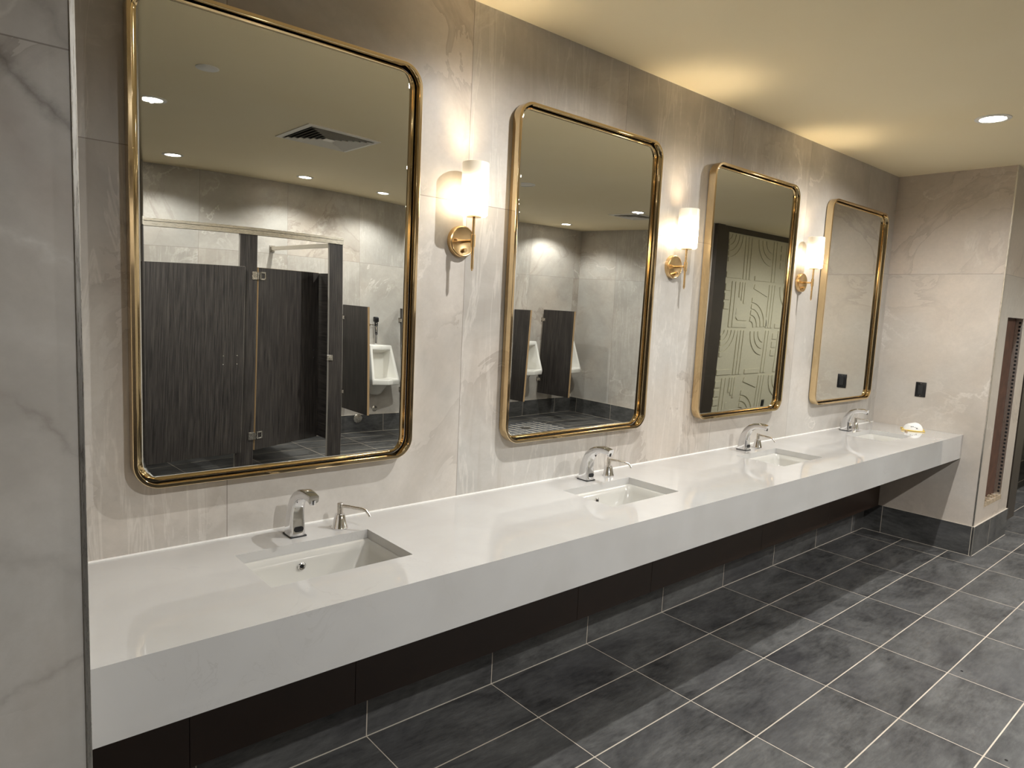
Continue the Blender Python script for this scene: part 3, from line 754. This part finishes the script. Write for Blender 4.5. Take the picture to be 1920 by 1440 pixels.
def make_urinal():
    t = thing('wall_urinal', '', 'urinal', (0, 0, 0), 0, 'white wall urinals')     # +y points into the room
    b = NB()
    def bv(*c): return b.verts.new(c)
    hwt, hwb, dt, db = .165, .19, .19, .345
    zt, zb, zl = 1.085, .685, .625
    # outer shell corners: wall side and front side at three heights
    lv = {}
    for s in (-1, 1):
        lv[s] = dict(wt=bv(s*(hwt), .0005, zt), ft=bv(s*(hwt-.015), dt, zt), wb=bv(s*.17, .0005, zb), fb=bv(s*hwb, db-.03, zb), wl=bv(s*.15, .0005, zl), fl=bv(s*(hwb-.004), db-.035, zl))
    ct, cb, cl = bv(0, dt+.02, zt), bv(0, db+.015, zb), bv(0, db+.01, zl)
    # inner opening on the slanted front
    iv = {}
    for s in (-1, 1):
        iv[s] = dict(t=bv(s*(hwt-.043), dt+.012, zt-.05), b=bv(s*(hwb-.035), db-.035, zb+.012), kt=bv(s*.11, .05, zt-.10), kb=bv(s*.10, .07, zb-.005))
    itc, ibc = bv(0, dt+.024, zt-.055), bv(0, db-.012, zb+.004)
    ktc, kbc = bv(0, .035, zt-.10), bv(0, .06, zb-.015)
    F = b.faces.new
    L, R = lv[-1], lv[1]; l, r = iv[-1], iv[1]
    F((L['wt'], L['ft'], ct, R['ft'], R['wt']))
    for s, o, i in ((-1, L, l), (1, R, r)):
        F((o['wt'], o['ft'], o['fb'], o['wb'])); F((o['wb'], o['fb'], o['fl'], o['wl']))
        F((o['ft'], o['fb'], i['b'], i['t'])); F((o['ft'], i['t'], itc, ct)); F((o['fb'], i['b'], ibc, cb)); F((o['fb'], cb, cl, o['fl']))
        F((i['t'], i['b'], i['kb'], i['kt'])); F((i['t'], i['kt'], ktc, itc)); F((i['b'], i['kb'], kbc, ibc)); F((i['kt'], i['kb'], kbc, ktc))
    F((L['wl'], L['fl'], cl, R['fl'], R['wl'])); F((L['wt'], R['wt'], R['wb'], L['wb'])); F((L['wb'], R['wb'], R['wl'], L['wl']))
    bmesh.ops.recalc_face_normals(b, faces=b.faces)
    bmesh.ops.bevel(b, geom=list(b.edges), offset=.009, segments=3, affect='EDGES', profile=.5, clamp_overlap=True)
    # trap below
    def el(w, d, z): return [(w*x, .0005+max(0, d*(y+.25)), z) for x, y in [(math.cos(2*PI*k/24), math.sin(2*PI*k/24)) for k in range(24)]]
    ring_loft(b, [el(.150, .20, zl+.012), el(.135, .185, .595), el(.10, .15, .545), el(.075, .12, .50), el(.05, .085, .473), el(.01, .03, .468)])
    finish('bowl', b, M['china'], t, True, 35)
    v = NB(); tube(v, [(0, .065, 1.0855), (0, .065, 1.25)], .011); lathe(v, [(.02, 1.0855), (.021, 1.095), (.014, 1.102)], 'z', (0, .065, 0), 18); lathe(v, [(.017, 1.20), (.021, 1.215), (.021, 1.29), (.017, 1.30)], 'z', (0, .065, 0), 18)
    fv = finish('flush_valve', v, M['chrome'], t, True, 40)
    v = NB(); tube(v, [(-.005, .065, 1.315), (-.06, .065, 1.315), (-.095, .062, 1.315)], .013); lathe(v, [(.024, -.115), (.026, -.10), (.02, -.09)], 'x', (0, .062, 1.315), 18); tube(v, [(-.10, .062, 1.315), (-.10, .001, 1.315)], .012); finish('supply_stop', v, M['chrome'], fv, True, 40)
    v = NB(); lathe(v, [(.022, 1.30), (.027, 1.315), (.027, 1.345), (.018, 1.352)], 'z', (0, .065, 0), 20); finish('valve_cap', v, M['chrome'], fv, True, 40)
    v = NB(); box(v, -.027, .027, .035, .10, 1.352, 1.415, .012, segs=3); finish('sensor_head', v, M['black'], fv, True)
    v = NB(); lathe(v, [(.001, .0010), (.012, .0012), (.013, .003)], 'y', (-.06, .055, .545), 14); finish('outlet_bolt', v, M['nickel'], t)
    return t
ur = make_urinal()
for i, (x, l) in enumerate(((-1.585, 'white wall urinal beside the toilet stalls, its sensor flush valve in view'), (-.785, 'white wall urinal second from the toilet stalls'), (.025, 'white wall urinal in the middle of the row'), (.83, 'white wall urinal between the two screens in the second mirror'), (1.575, 'white wall urinal in the room corner behind the last screen'))):
    if i == 0: ur.location = (x, YB, 0); ur['label'] = l
    else: dup(ur, (x, YB, 0), l)
for x, z, r, y, l in ((-1.565, .285, .036, YB, 'small round metal cleanout cover under the first urinal'), (-1.795, .175, .056, YB+BT+.001, 'larger round metal cleanout cover on the dark tile base')):
    b = NB(); lathe(b, [(r, .0005), (r, .003), (r*.9, .006), (r*.3, .007), (.006, .008), (.001, .008)], 'y', n=30); o = finish('cleanout_cover', b, M['nickel'], None, True, 40); o.location = (x, y, z); tag(o, l, 'pipe cover', 'pipe cleanout covers')

# ------------------------------------------------------------------ camera, world, view
def cam():
    yaw, pitch, roll = .7179, -.1123, .0472
    cy, sy, cp, sp = math.cos(yaw), math.sin(yaw), math.cos(pitch), math.sin(pitch)
    f = Vector((sy*cp, cy*cp, sp)); r = Vector((cy, -sy, 0)); u = r.cross(f)
    c, s = math.cos(roll), math.sin(roll)
    r, u = c*r+s*u, -s*r+c*u
    d = bpy.data.cameras.new('camera'); d.sensor_fit = 'HORIZONTAL'; d.sensor_width = 36; d.lens = 1277.58/1920*36; d.clip_start = .02
    o = bpy.data.objects.new('camera', d); COL.objects.link(o)
    m = Matrix((r, u, -f)).transposed().to_4x4(); m.translation = Vector((-5.7155, -2.153, 1.6412))
    o.matrix_world = m; S.camera = o
cam()
w = bpy.data.worlds.new('world'); S.world = w; w.use_nodes = True
w.node_tree.nodes['Background'].inputs[0].default_value = (.9, .93, 1, 1); w.node_tree.nodes['Background'].inputs[1].default_value = .0
S.view_settings.view_transform = 'Standard'; S.view_settings.look = 'None'; S.view_settings.gamma = 1.0; S.view_settings.use_curve_mapping = False
S.view_settings.exposure = 0.9
